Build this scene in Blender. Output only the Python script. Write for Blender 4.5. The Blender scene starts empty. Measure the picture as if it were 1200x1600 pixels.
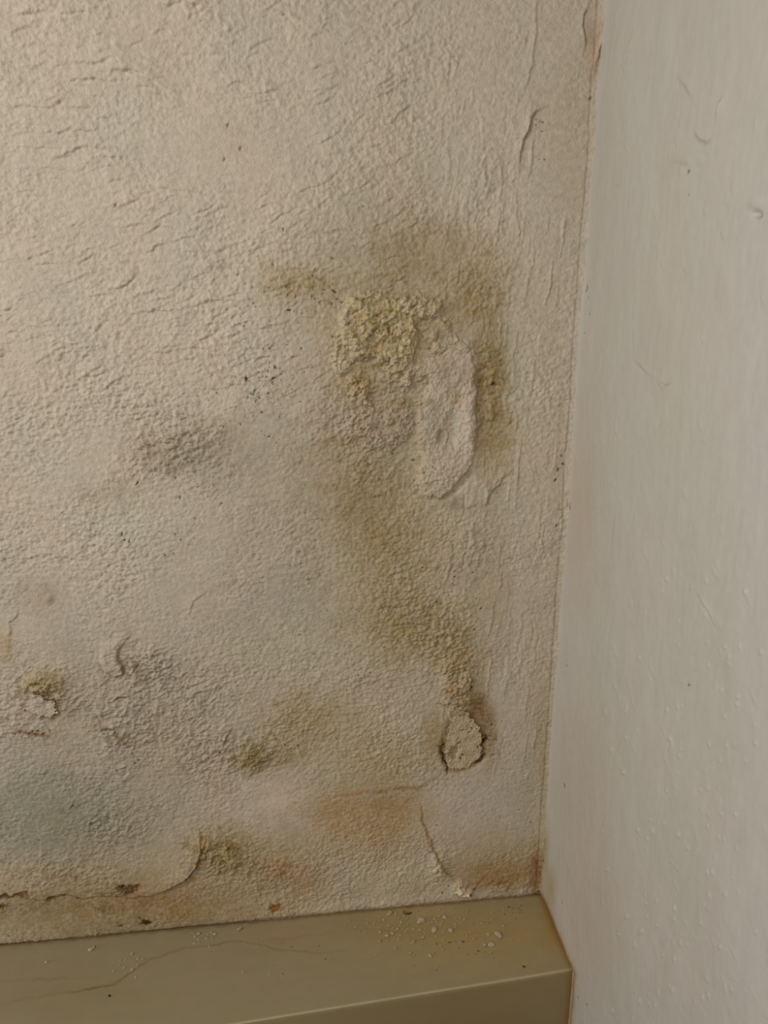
import bpy, math
import numpy as np
from mathutils import Vector, Matrix

C = bpy.context.scene.collection
SC = bpy.context.scene

# ---------------------------------------------------------------- camera
YAW, PITCH, FPX = 0.1197, 0.2791, 1154.2
CAM = np.array([-0.1959, -0.5, 0.4892])
FW = np.array([math.sin(YAW) * math.cos(PITCH), math.cos(YAW) * math.cos(PITCH), -math.sin(PITCH)])
RT = np.array([math.cos(YAW), -math.sin(YAW), 0.0])
UP = np.cross(RT, FW)
cam_d = bpy.data.cameras.new('camera')
cam_d.sensor_fit = 'VERTICAL'
cam_d.sensor_height = 36.0
cam_d.lens = 36.0 * FPX / 1600
cam_d.clip_start = 0.01
cam = bpy.data.objects.new('camera', cam_d)
cam.matrix_world = Matrix(((RT[0], UP[0], -FW[0], CAM[0]), (RT[1], UP[1], -FW[1], CAM[1]),
                           (RT[2], UP[2], -FW[2], CAM[2]), (0, 0, 0, 1)))
C.objects.link(cam)
SC.camera = cam

# ---------------------------------------------------------------- world, lamps, exposure
SC.view_settings.view_transform = 'Standard'
SC.view_settings.look = 'None'
SC.view_settings.gamma = 1
SC.view_settings.use_curve_mapping = False
SC.view_settings.exposure = 0.31
w = bpy.data.worlds.new('room_air')
SC.world = w
w.use_nodes = True
w.node_tree.nodes['Background'].inputs[0].default_value = (1.0, 0.97, 0.92, 1)
w.node_tree.nodes['Background'].inputs[1].default_value = 0.04


def area(name, loc, target, size, power, col):
    d = bpy.data.lights.new(name, 'AREA')
    d.shape = 'RECTANGLE'
    d.size, d.size_y = size
    d.energy = power
    d.color = col
    o = bpy.data.objects.new(name, d)
    o.location = loc
    o.rotation_euler = (Vector(target) - Vector(loc)).to_track_quat('-Z', 'Y').to_euler()
    C.objects.link(o)
    return o


area('room_lamp', (-0.70, -0.52, 0.86), (-0.46, 0, 0.5), (0.10, 0.10), 1.9, (1.0, 0.96, 0.94))
area('window_daylight', (-2.0, -0.54, 0.28), (0, -0.25, 0.2), (0.35, 0.45), 7.9, (1.0, 0.95, 0.93))
area('near_fill', (-0.41, -0.63, 0.56), (-0.1, -0.1, 0.2), (0.18, 0.18), 0.95, (0.95, 1.0, 0.98))  # unseen fill light added behind the camera to lift the right wall


# ---------------------------------------------------------------- from the picture to the walls
def ray(px, py):
    return FW + RT * (px - 600) / FPX - UP * (py - 800) / FPX


def BW(px, py):                      # point of the back wall: x, z
    r = ray(px, py)
    p = CAM + r * (-CAM[1] / r[1])
    return p[0], p[2]


def RW(px, py):                      # point of the right wall: distance from the corner, z
    r = ray(px, py)
    p = CAM + r * (-CAM[0] / r[0])
    return -p[1], p[2]


def LT(px, py):                      # point of the ledge top: x, distance from the wall
    r = ray(px, py)
    p = CAM + r * (-CAM[2] / r[2])
    return p[0], -p[1]


# ---------------------------------------------------------------- noise
def hsh(ix, iy, seed):
    h = (ix.astype(np.int64) * 374761393 + iy.astype(np.int64) * 668265263 + seed * 974634777) & 0xffffffff
    h = ((h ^ (h >> 13)) * 1274126177) & 0xffffffff
    h = (h ^ (h >> 16)) & 0xffffffff
    return h / 4294967295.0


def perlin(x, y, seed=0):
    x0, y0 = np.floor(x), np.floor(y)
    fx, fy = x - x0, y - y0
    u = fx * fx * fx * (fx * (fx * 6 - 15) + 10)
    v = fy * fy * fy * (fy * (fy * 6 - 15) + 10)
    out = 0
    for dx in (0, 1):
        for dy in (0, 1):
            a = hsh(x0 + dx, y0 + dy, seed) * 2 * math.pi
            g = np.cos(a) * (fx - dx) + np.sin(a) * (fy - dy)
            out = out + g * (u if dx else 1 - u) * (v if dy else 1 - v)
    return out * 1.4


def fbm(x, y, seed=0, octv=4, gain=0.5):
    a, s, t = 1.0, 0, 0
    for i in range(octv):
        s = s + a * perlin(x * 2 ** i + i * 17.3, y * 2 ** i - i * 9.1, seed + i)
        t += a
        a *= gain
    return s / t * 1.6


def worley(x, y, seed=0):
    x0, y0 = np.floor(x), np.floor(y)
    best = np.full(x.shape, 9.0)
    rid = np.zeros(x.shape)
    for dx in (-1, 0, 1):
        for dy in (-1, 0, 1):
            cx, cy = x0 + dx, y0 + dy
            r = hsh(cx, cy, seed + 5)
            d = np.hypot(cx + hsh(cx, cy, seed) - x, cy + hsh(cx, cy, seed + 1) - y) / (0.65 + 0.6 * r)
            m = d < best
            best = np.where(m, d, best)
            rid = np.where(m, r, rid)
    return best, rid


def sstep(a, b, t):
    t = np.clip((t - a) / (b - a), 0, 1)
    return t * t * (3 - 2 * t)


# ---------------------------------------------------------------- a sheet: relief and colour over a surface
class Sheet:
    def __init__(s, us, vs, conv, seed=0):
        s.us, s.vs, s.conv, s.seed = us, vs, conv, seed
        s.U, s.V = np.meshgrid(us, vs)
        s.h = np.zeros(s.U.shape)
        s.c = np.ones(s.U.shape + (3,))
        s.grain = None
        s.wu = 0.004 * fbm(s.U / .018, s.V / .018, seed + 1, 4, .6)
        s.wv = 0.004 * fbm(s.U / .018, s.V / .018, seed + 2, 4, .6)

    def win(s, P, pad):
        i0 = np.searchsorted(s.us, P[:, 0].min() - pad)
        i1 = np.searchsorted(s.us, P[:, 0].max() + pad)
        j0 = np.searchsorted(s.vs, P[:, 1].min() - pad)
        j1 = np.searchsorted(s.vs, P[:, 1].max() + pad)
        return slice(j0, max(j1, j0 + 1)), slice(i0, max(i1, i0 + 1))

    def pts(s, px):
        return np.array([s.conv(*p) for p in px], float)

    def blob(s, cx, cy, rx, ry, warp=1.0, hard=0.0):
        """0..1 mask of an ellipse with ragged rim"""
        c, a, b = s.pts([(cx, cy), (cx + rx, cy), (cx, cy + ry)])
        a, b = a - c, b - c
        R = abs(a) + abs(b)
        w = s.win(np.array([c - R * 1.7, c + R * 1.7]), .004)
        x = s.U[w] + s.wu[w] * warp - c[0]
        y = s.V[w] + s.wv[w] * warp - c[1]
        det = a[0] * b[1] - a[1] * b[0]
        p = (x * b[1] - y * b[0]) / det
        q = (a[0] * y - a[1] * x) / det
        d = np.hypot(p, q)
        return w, 1 - sstep(hard, 1.35 - .35 * hard, d)

    def dist(s, P, w, warp=0.0, closed=False):
        x = s.U[w] + s.wu[w] * warp
        y = s.V[w] + s.wv[w] * warp
        best = np.full(x.shape, 9.0)
        side = np.zeros(x.shape)
        tt = np.zeros(x.shape)
        par = np.zeros(x.shape, bool)
        n = len(P) if closed else len(P) - 1
        for k in range(n):
            A, B = P[k], P[(k + 1) % len(P)]
            e = B - A
            L2 = (e ** 2).sum() + 1e-12
            t = np.clip(((x - A[0]) * e[0] + (y - A[1]) * e[1]) / L2, 0, 1)
            d = np.hypot(x - A[0] - t * e[0], y - A[1] - t * e[1])
            m = d < best
            best = np.where(m, d, best)
            side = np.where(m, e[0] * (y - A[1]) - e[1] * (x - A[0]), side)
            tt = np.where(m, (k + t) / n, tt)
            if closed:
                cr = (A[1] > y) != (B[1] > y)
                xi = A[0] + (y - A[1]) * e[0] / (e[1] if abs(e[1]) > 1e-12 else 1e-12)
                par ^= cr & (x < xi)
        if closed:
            return np.where(par, -best, best), tt
        return best, np.sign(side), tt

    def poly(s, px, soft=.002, warp=.5):
        """soft-edged 0..1 mask of a polygon"""
        P = s.pts(px)
        w = s.win(P, soft + .006)
        d, _ = s.dist(P, w, warp, True)
        return w, 1 - sstep(-soft, soft, d)

    def line(s, px, width=.001, warp=.3, taper=True):
        P = s.pts(px)
        w = s.win(P, width * 4 + .003)
        d, sd, t = s.dist(P, w, warp)
        k = np.sqrt(np.clip(np.sin(np.pi * np.clip(t, .02, .98)), 0, 1)) if taper else 1.0
        return w, d, sd, k

    def lip(s, px, amp=.001, wide=.004, sharp=.0006, flip=1, warp=.35, tint=None):
        """an edge: raised on one side, dropping sharply on the other"""
        w, d, sd, k = s.line(px, wide, warp)
        on = (sd * flip) > 0
        s.h[w] += amp * k * np.where(on, np.exp(-d / wide), np.exp(-(d / sharp) ** 2))
        s.h[w] -= .35 * amp * k * np.where(on, 0, np.exp(-((d - 2 * sharp) / (1.6 * sharp)) ** 2))
        if tint is not None:
            s.mul((w, k * np.where(on, 0, 1) * np.exp(-((d - 1.2 * sharp) / (1.6 * sharp)) ** 2)), tint)

    def crack(s, px, width=.0005, depth=.0008, tint=(.4, .33, .25), warp=.4, st=1.0):
        w, d, sd, k = s.line(px, width * 3, warp)
        m = np.exp(-(d / width) ** 2) * k
        s.h[w] -= depth * m
        s.mul((w, m * st), tint)

    def mul(s, wm, tint, st=1.0):
        w, m = wm
        m = m * st
        if s.grain is not None:
            m = np.clip(m * s.grain[w], 0, 1)
        s.c[w] *= 1 + m[..., None] * (np.array(tint) - 1)

    def mix(s, wm, col, st=1.0):
        w, m = wm
        m = (m * st)[..., None]
        s.c[w] = s.c[w] * (1 - m) + np.array(col) * m

    def rise(s, wm, amp):
        w, m = wm
        s.h[w] += amp * m

    def dots(s, px, n, cx, cy, rx, ry, r=.0005, tint=(.12, .09, .06), seed=0, depth=.0003):
        rng = np.random.RandomState(seed + 77)
        for k in range(n):
            p = (cx + rng.randn() * rx * .6, cy + rng.randn() * ry * .6)
            s.dot(p, r * (.5 + .7 * rng.rand() ** 2) * 1.5, tuple(min(1, q + .22 * rng.rand()) for q in tint), depth, rng.rand() * 6)

    def dot(s, p, r, tint, depth=.0003, ang=0, st=1.0):
        c = np.array(s.conv(*p))
        if r < .0019:
            r = r * .62
        w = s.win(c[None], r * 3 + .001)
        x, y = s.U[w] - c[0] + .3 * s.wu[w], s.V[w] - c[1] + .3 * s.wv[w]
        a = x * math.cos(ang) + y * math.sin(ang)
        b = -x * math.sin(ang) + y * math.cos(ang)
        m = 1 - sstep(.6, 1.5, np.hypot(a / 1.7, b) / r * (1 + .18 * np.sin(3 * np.arctan2(b, a) + c[0] * 900) + .12 * np.sin(5 * np.arctan2(b, a) + c[1] * 700)) + .35 * fbm(s.U[w] / .0018, s.V[w] / .0018, 7, 2))
        s.mul((w, m), tint, st)
        s.h[w] -= depth * m

    def flow(s, ang, seed, n=9, step=1.0):
        """white noise smeared along a field of directions (brush and roller marks)"""
        rng = np.random.RandomState(seed)
        g = rng.randn(*s.U.shape)
        g = g + .7 * np.roll(g, 1, 0) + .7 * np.roll(g, 1, 1)
        H, Wd = g.shape
        jj, ii = np.mgrid[0:H, 0:Wd].astype(float)
        acc = g.copy()
        for sg in (1, -1):
            x, y = ii.copy(), jj.copy()
            for k in range(n):
                iy = np.clip(y.astype(int), 0, H - 1)
                ix = np.clip(x.astype(int), 0, Wd - 1)
                a = ang[iy, ix]
                x += sg * step * np.cos(a)
                y += sg * step * np.sin(a)
                acc += g[np.clip(np.rint(y).astype(int), 0, H - 1), np.clip(np.rint(x).astype(int), 0, Wd - 1)] * (1 - k / n)
        return acc / acc.std()

    def sample(s, u, v):
        i = np.clip(np.interp(u, s.us, np.arange(len(s.us))), 0, len(s.us) - 1.001)
        j = np.clip(np.interp(v, s.vs, np.arange(len(s.vs))), 0, len(s.vs) - 1.001)
        i0, j0 = i.astype(int), j.astype(int)
        a, b = i - i0, j - j0

        def f(A):
            aa, bb = (a, b) if A.ndim == 2 else (a[..., None], b[..., None])
            return (A[j0, i0] * (1 - aa) + A[j0, i0 + 1] * aa) * (1 - bb) + (A[j0 + 1, i0] * (1 - aa) + A[j0 + 1, i0 + 1] * aa) * bb
        return f(s.h), f(s.c)


def blur(a, n=1):
    for _ in range(n):
        a = (a + np.roll(a, 1, 0) + np.roll(a, -1, 0)) / 3
        a = (a + np.roll(a, 1, 1) + np.roll(a, -1, 1)) / 3
    return a


# ---------------------------------------------------------------- meshes
def mesh_np(name, V, F, mat, col=None, parent=None, smooth=True, loops=None):
    me = bpy.data.meshes.new(name)
    me.vertices.add(len(V))
    me.vertices.foreach_set('co', np.asarray(V, np.float32).ravel())
    n = len(F)
    me.loops.add(n * 4)
    me.polygons.add(n)
    me.loops.foreach_set('vertex_index', np.asarray(F, np.int32).ravel())
    me.polygons.foreach_set('loop_start', np.arange(0, n * 4, 4, dtype=np.int32))
    me.update(calc_edges=True)
    if smooth:
        me.polygons.foreach_set('use_smooth', np.ones(n, bool))
    if col is not None:
        at = me.attributes.new('pigment', 'FLOAT_COLOR', 'POINT')
        c = np.ones((len(V), 4), np.float32)
        c[:, :3] = np.clip(col, 0.004, 1)
        at.data.foreach_set('color', c.ravel())
    me.materials.append(mat)
    me.validate()
    o = bpy.data.objects.new(name, me)
    C.objects.link(o)
    if parent:
        o.parent = parent
    return o


def grid_faces(nj, ni, flip=False):
    k = np.arange(nj * ni).reshape(nj, ni)
    a, b, c, d = k[:-1, :-1], k[:-1, 1:], k[1:, 1:], k[1:, :-1]
    return np.stack([a, d, c, b] if flip else [a, b, c, d], -1).reshape(-1, 4)


def close_back(V, nj, ni, offset, flip=False):
    """side skirts of a wall of real thickness, plus its back"""
    k = np.arange(nj * ni).reshape(nj, ni)
    ring = np.concatenate([k[0, :-1], k[:-1, -1], k[-1, :0:-1], k[:0:-1, 0]])
    B = V[ring].copy()
    ax = int(np.argmax(np.abs(offset)))
    B[:, ax] = offset[ax]
    n0 = len(V)
    m = len(ring)
    r2 = n0 + np.arange(m)
    F = np.stack([ring, r2, np.roll(r2, -1), np.roll(ring, -1)], -1)
    if flip:
        F = F[:, ::-1]
    ext = B.copy()
    lo, hi = ext.min(0), ext.max(0)
    cor = []
    oth = [i for i in range(3) if i != ax]
    for (p, q) in ((0, 0), (1, 0), (1, 1), (0, 1)):
        c = np.zeros(3)
        c[ax] = offset[ax]
        c[oth[0]] = (lo, hi)[p][oth[0]]
        c[oth[1]] = (lo, hi)[q][oth[1]]
        cor.append(c)
    V2 = np.concatenate([V, B, np.array(cor)])
    b0 = n0 + m
    return V2, np.concatenate([F, np.array([[b0, b0 + 1, b0 + 2, b0 + 3]])]), m + 4


def tag(o, **k):
    for a, b in k.items():
        o[a] = b
    return o


def plaster_mat(name, rough=.85, fine=.00025, scale=900, spec=.25, grain=.10, coat=0):
    m = bpy.data.materials.new(name)
    m.use_nodes = True
    nt = m.node_tree
    N, L = nt.nodes, nt.links
    b = N['Principled BSDF']
    at = N.new('ShaderNodeAttribute')
    at.attribute_name = 'pigment'
    tc = N.new('ShaderNodeTexCoord')
    n1 = N.new('ShaderNodeTexNoise')
    n1.inputs['Scale'].default_value = scale
    n1.inputs['Detail'].default_value = 4
    n2 = N.new('ShaderNodeTexNoise')
    n2.inputs['Scale'].default_value = scale * .35
    n2.inputs['Detail'].default_value = 3
    L.new(tc.outputs['Object'], n1.inputs['Vector'])
    L.new(tc.outputs['Object'], n2.inputs['Vector'])
    mr = N.new('ShaderNodeMapRange')
    mr.inputs['From Min'].default_value = .3
    mr.inputs['From Max'].default_value = .7
    mr.inputs['To Min'].default_value = 1 - grain
    mr.inputs['To Max'].default_value = 1 + grain
    L.new(n2.outputs['Fac'], mr.inputs['Value'])
    mx = N.new('ShaderNodeMix')
    mx.data_type = 'RGBA'
    mx.blend_type = 'MULTIPLY'
    mx.inputs[0].default_value = 1
    L.new(at.outputs['Color'], mx.inputs[6])
    L.new(mr.outputs['Result'], mx.inputs[7])
    L.new(mx.outputs[2], b.inputs['Base Color'])
    bp = N.new('ShaderNodeBump')
    bp.inputs['Distance'].default_value = fine
    bp.inputs['Strength'].default_value = 1
    L.new(n1.outputs['Fac'], bp.inputs['Height'])
    L.new(bp.outputs['Normal'], b.inputs['Normal'])
    b.inputs['Roughness'].default_value = rough
    b.inputs['Specular IOR Level'].default_value = spec
    return m


def plain_mat(name, col, rough=.8, var=.25, scale=400):
    m = bpy.data.materials.new(name)
    m.use_nodes = True
    N, L = m.node_tree.nodes, m.node_tree.links
    b = N['Principled BSDF']
    tc = N.new('ShaderNodeTexCoord')
    n = N.new('ShaderNodeTexNoise')
    n.inputs['Scale'].default_value = scale
    r = N.new('ShaderNodeValToRGB')
    r.color_ramp.elements[0].position = .3
    r.color_ramp.elements[1].position = .7
    r.color_ramp.elements[0].color = tuple(c * (1 - var) for c in col) + (1,)
    r.color_ramp.elements[1].color = tuple(min(1, c * (1 + var)) for c in col) + (1,)
    L.new(tc.outputs['Object'], n.inputs['Vector'])
    L.new(n.outputs['Fac'], r.inputs['Fac'])
    L.new(r.outputs['Color'], b.inputs['Base Color'])
    b.inputs['Roughness'].default_value = rough
    b.inputs['Specular IOR Level'].default_value = .25
    return m


M_WALL = plaster_mat('damp_painted_plaster', .9, .00045, 900, .2, .09)
M_SALT = plaster_mat('crystalline_salt', .95, .0005, 1100, .2, .12)
M_RIGHT = plaster_mat('smooth_wall_paint', .55, .00008, 500, .35, .02)
M_LEDGE = plaster_mat('cream_gloss_paint', .42, .00004, 300, .4, .02)

PAINT = np.array([.60, .51, .395])        # warm off-white emulsion of the back wall
OLIVE = (.81, .71, .50)
TAN = (.80, .66, .45)
BROWN = (.62, .45, .26)
PINK = (1.10, 1.07, 1.10)
GREY = (.86, .87, .86)
COOL = (.88, .95, .96)
DARK = (.22, .15, .08)

# ================================================================ BACK WALL
G = .00062
xs = np.concatenate([np.arange(-.86, -.46, .004), np.arange(-.46, .0001, G), [.004, .03]])
zs = np.concatenate([[-.14, -.10, -.06, -.03, -.02], np.arange(-.012, .69, G), np.arange(.694, .98, .004)])
S = Sheet(xs, zs, BW, 3)
S.c *= PAINT
U, V = S.U, S.V
one = (slice(None), slice(None))

# directions of the brush: sweeping across the upper left, upright beside the corner
ang_h = .25 * np.sin(V / .09) + .5 * fbm(U / .12, V / .12, 21, 2) - .15
ang_v = math.pi / 2 + .25 * fbm(U / .06, V / .06, 23, 2) - .10
vert = sstep(-.10, -.045, U)
ang = ang_h * (1 - vert) + ang_v * vert
fl = S.flow(ang, 11, 7, 1.0)
fl2 = S.flow(ang, 12, 14, 1.3)
peel = fbm(U / .0052, V / .0040, 31, 3, .55)
peel_b = fbm(U / .011, V / .0085, 35, 3, .5)
amp = .62 + .5 * fbm(U / .05, V / .05, 41, 3)


def damp_amp(args, st):
    w, m = S.blob(*args)
    amp[w] *= 1 - m * st


damp_amp((340, 230, 170, 70), .75)
damp_amp((60, 420, 90, 60), .5)
damp_amp((870, 120, 60, 260), .75)
damp_amp((880, 300, 40, 100), .5)
damp_amp((430, 1252, 70, 55), .85)
damp_amp((60, 1260, 110, 90), .35)
damp_amp((100, 1430, 170, 30), .6)
damp_amp((760, 1270, 80, 80), .35)
damp_amp((780, 1150, 60, 400), .2)
damp_amp((640, 1290, 230, 110), .4)
for a in ((380, 440, 130, 100), (280, 560, 200, 120), (120, 680, 220, 260), (560, 130, 170, 120)):
    w, m = S.blob(*a)
    amp[w] *= 1 + .45 * m
amp = np.clip(amp, .1, 1.6)
peel_f = fbm(U / .0026, V / .0022, 37, 3, .6)
S.h += amp * (.00054 * peel + .00036 * peel_b + .00066 * peel_f + .00006 * blur(fl2, 1) + .00004 * fl)
S.h += .0012 * fbm(U / .13, V / .13, 51, 3) + .0006 * fbm(U / .04, V / .04, 52, 3)
# sharper orange-peel flecks
wf, wr = worley(U / .0042, V / .0032 + .3 * peel_b, 61)
S.h += amp * .00034 * np.clip(1 - wf * 1.5, 0, 1) ** .7 * (wr > .35)
S.h -= amp * .00030 * sstep(.45, .8, fbm(U / .0045, V / .003, 66, 2)) * (1 - vert)

# broad mottling of the pigment: faint pink and green drifts
mt = fbm(U / .045, V / .06, 71, 4)
S.c *= 1 + mt[..., None] * np.array([.035, .0, -.01])
S.c *= 1 + fbm(U / .02, V / .02, 72, 4)[..., None] * .035
S.c *= 1 - .10 * np.clip(-peel - .5 * peel_f, 0, 1)[..., None]
S.grain = 1 + .45 * peel_f +   .35 * peel + .25 * fbm(U / .012, V / .012, 39, 3)

# --- ridges left by the trowel, upper left
for p, a in (([(0, 18), (60, 20), (130, 16), (190, 22)], .8), ([(240, 0), (290, 5), (330, 14), (370, 26)], 1.1),
             ([(370, -4), (410, 6), (445, 22), (478, 44)], 1.2), ([(115, 95), (150, 92), (192, 94)], .9),
             ([(165, 111), (205, 108), (240, 114)], 1.1), ([(85, 130), (130, 121), (200, 122)], 1.0),
             ([(208, 130), (240, 136)], .9), ([(0, 165), (50, 165), (112, 158)], .8), ([(0, 192), (80, 192)], .5),
             ([(55, 203), (100, 200), (152, 203)], .8), ([(75, 240), (120, 232), (172, 229)], .9),
             ([(40, 255), (90, 262), (150, 262)], .5), ([(240, 296), (280, 292), (325, 303)], .6),
             ([(190, 290), (170, 320), (148, 350)], .0), ([(175, 455), (200, 445), (215, 425)], 1.1),
             ([(222, 392), (240, 384), (258, 378)], .9), ([(180, 352), (225, 348), (268, 352)], .7),
             ([(280, 478), (330, 470), (390, 468)], .8), ([(200, 492), (240, 482), (300, 488)], .8),
             ([(0, 44), (60, 40)], .7), ([(60, 72), (140, 66)], .5), ([(300, 60), (345, 68), (372, 66)], .5),
             ([(210, 186), (196, 200), (180, 216)], .4), ([(470, 170), (500, 160), (530, 140)], .6),
             ([(330, 40), (360, 48)], .7), ([(250, 545), (310, 540), (370, 555)], .6),
             ([(270, 600), (340, 605), (400, 598)], .6), ([(230, 560), (280, 566)], .6),
             ([(40, 870), (90, 866), (140, 878)], .6), ([(290, 965), (300, 940), (320, 930)], .6),
             ([(15, 1000), (14, 975), (30, 955)], .8)):
    S.lip(p, .0011 * a, .0045, .0006, 1, .8)
# many short ones, following the same sweep
rng = np.random.RandomState(5)
for k in range(420):
    cx, cy = rng.uniform(-10, 640), rng.uniform(-10, 640)
    if math.hypot((cx - 340) / 160, (cy - 235) / 75) < 1:
        continue
    L_ = rng.uniform(5, 20)
    t = (-.1 - .55 * (cx / 640) + .25 * math.sin(cy / 90)) + rng.uniform(-.25, .25)
    if cy > 360:
        t = -.25 + .35 * rng.uniform(-1, 1)
    d = np.array([math.cos(t), math.sin(t)]) * L_
    S.lip([(cx - d[0], cy - d[1]), (cx, cy - L_ * .08), (cx + d[0], cy + d[1])][::1], .0008 * rng.uniform(.4, 1), .0035, .0005, 1, .6)
for k in range(260):                       # upright strokes towards the corner
    cx, cy = rng.uniform(690, 905), rng.uniform(60, 1200)
    if cx > 905 - cy * .05:
        continue
    L_ = rng.uniform(10, 34)
    if cy < 330 and cx > 830:
        continue
    S.lip([(cx + L_ * .1, cy - L_), (cx, cy), (cx - L_ * .12, cy + L_)], .00062 * rng.uniform(.4, 1), .0020, .0005, rng.choice([-1, -1, -1, 1]), .7)

# --- lips and scars near the top of the corner
S.lip([(846, 169), (836, 172), (829, 182), (824, 202), (815, 219), (811, 240), (809, 264)], .0016, .006, .0007, -1, .2, (.7, .62, .52))
S.lip([(838, 0), (836, 45), (831, 100), (813, 150)], .0008, .004, .0007, -1, .6)
S.lip([(920, 8), (911, 22), (908, 42), (914, 60), (914, 76)], .0011, .004, .0006, -1, .2, (.75, .65, .5))
S.lip([(946, 15), (944, 60), (938, 78), (928, 105)], .0010, .003, .0008, -1, .4, (.7, .6, .5))
S.lip([(811, 290), (807, 330), (809, 366)], .0007, .004, .0006, -1, .6)
for p in ((838, 186), (844, 190), (837, 195), (846, 205), (842, 249), (852, 249), (848, 192)):
    S.dot(p, .0006, (.35, .28, .2), .0004)
for p in ((922, 155), (940, 153), (948, 18), (946, 72), (915, 447), (350, 249), (376, 233), (357, 197), (180, 320)):
    S.dot(p, .0012, (.55, .45, .36), .0006, 1.2)
S.mul(S.blob(930, 70, 18, 70), (.92, .80, .72))
S.mul(S.blob(890, 200, 55, 120), (.97, .93, .88))

# --- broad damp staining
S.mul(S.blob(620, 520, 190, 200, 2), (.86, .83, .78))
S.mul(S.blob(620, 700, 150, 420, 3), (.90, .88, .80))
S.mul(S.blob(640, 400, 130, 60, 3), (.88, .84, .76))
S.mul(S.blob(600, 350, 120, 90, 2), (.93, .92, .90))
S.mul(S.blob(700, 400, 90, 60, 2), (.93, .90, .85))
S.mul(S.blob(300, 700, 120, 60, 3), (.82, .79, .75))
S.mul(S.blob(250, 710, 60, 30, 3), (.88, .86, .83))
S.mul(S.blob(170, 770, 70, 30, 3), (.90, .86, .82))
S.mul(S.blob(480, 720, 150, 120, 3), (.90, .88, .84))
S.mul(S.blob(620, 880, 160, 220, 3), (.88, .84, .74))
S.mul(S.blob(760, 930, 50, 160, 1), (.90, .86, .78))
S.mul(S.blob(130, 1120, 220, 130, 3), (.88, .86, .82))
S.mul(S.blob(80, 1270, 170, 100, 2), (.70, .76, .73))
S.mul(S.blob(150, 1290, 200, 80, 2), (.86, .85, .80))
S.mul(S.blob(300, 1200, 120, 80, 3), (.93, .90, .86))
S.mul(S.blob(230, 1385, 300, 50, 2), (.84, .74, .60))
S.mul(S.blob(130, 1430, 260, 42, 1), (.74, .66, .52))
S.mul(S.blob(300, 1415, 160, 30, 1), (.86, .80, .68))
S.mul(S.blob(560, 1180, 190, 120, 3), (.92, .88, .76))
S.mul(S.blob(780, 1240, 90, 140, 1), (.97, .97, .94))
S.mul(S.blob(60, 930, 60, 35, 2), (.88, .85, .82))
S.mul(S.blob(74, 928, 14, 14, 1), (.82, .78, .76))
S.rise(S.blob(76, 934, 8, 7, .3), .0012)
S.mul(S.blob(820, 600, 60, 230, 1), (1.0, 1.0, .95))
S.mul(S.blob(870, 1000, 12, 500, .4), (.95, .93, .88))

S.mul(S.blob(430, 1410, 620, 130, 3), (.94, .90, .80))  # yellowish ambient light of the lower wall put into the pigment, over damp
S.mul(S.blob(450, 840, 190, 190, 4), (.87, .86, .84))
S.mul(S.blob(330, 1060, 300, 170, 4), (.90, .89, .87))
S.mul(S.blob(570, 620, 130, 190, 3), (.93, .92, .92))
S.mul(S.blob(100, 1440, 330, 60, 1), (.86, .84, .76))
S.mul(S.blob(840, 1150, 30, 320, 1), (.96, .94, .88))
# yellow and olive bloom round the salt
for a, t, st in (((465, 440, 70, 45, 2), OLIVE, .8), ((590, 510, 100, 90, 2), (.84, .78, .58), .85), ((760, 450, 50, 60, 2), OLIVE, .65),
                 ((720, 480, 55, 50, 2), OLIVE, .75), ((770, 590, 34, 110, 1.2), (.66, .56, .34), .95),
                 ((775, 690, 36, 70, 1.2), (.74, .65, .45), .85), ((748, 620, 10, 130, .6), (.55, .45, .28), .8),
                 ((560, 780, 70, 60, 3), OLIVE, .6), ((600, 850, 80, 60, 3), OLIVE, .55), ((520, 690, 40, 20, 2), OLIVE, .5),
                 ((630, 980, 90, 70, 3), OLIVE, .75), ((715, 1030, 45, 80, 2), (.80, .70, .46), .75), ((480, 1120, 90, 50, 3), OLIVE, .65),
                 ((400, 1185, 50, 34, 2), (.72, .66, .46), .9), ((455, 1180, 30, 30, 2), OLIVE, .6), ((340, 1325, 70, 40, 2), (.76, .68, .46), .8),
                 ((420, 1330, 120, 50, 3), OLIVE, .65), ((70, 1068, 40, 28, 1.5), (.86, .78, .50), .9), ((8, 1010, 18, 30, 1), (.88, .80, .58), .8),
                 ((560, 600, 45, 28, 1.5), (.92, .82, .60), .7), ((640, 630, 40, 12, 1), OLIVE, .7), ((600, 1200, 90, 60, 2), OLIVE, .45)):
    S.mul(S.blob(*a), t, st)
# tan and orange tide marks
for a, t, st in (((585, 1290, 95, 65, 2), (.88, .72, .50), 1.0), ((520, 1265, 50, 40, 2), (.90, .74, .52), .6), ((620, 1262, 60, 35, 1), (.84, .66, .46), .5),
                 ((748, 1120, 26, 45, .8), (.52, .38, .22), .9), ((765, 1150, 18, 60, .8), (.66, .54, .36), .8),
                 ((680, 1150, 26, 55, 1), (.80, .64, .44), .8), ((722, 1085, 34, 26, 1), (.80, .66, .44), .7), ((440, 1355, 60, 20, 2), (.97, .80, .72), .8), ((470, 1385, 60, 30, 2), (.98, .84, .76), .6),
                 ((790, 1366, 90, 28, .8), (.78, .63, .42), .9), ((760, 1378, 60, 12, .8), (.75, .58, .38), .8), ((838, 1365, 14, 50, .5), (.66, .44, .24), .9),
                 ((790, 1340, 100, 45, 1), (.88, .76, .56), .7), ((850, 1200, 10, 160, .4), (.88, .80, .64), .7),
                 ((745, 1095, 14, 26, .5), (.7, .55, .35), .7)):
    S.mul(S.blob(*a), t, st)
w_, d_, sd_, k_ = S.line([(540, 1245), (570, 1237), (610, 1234), (650, 1230), (690, 1212)], .002, .5)
S.mul((w_, np.exp(-(d_ / .0016) ** 2) * k_), (.76, .58, .36), .8)
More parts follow.
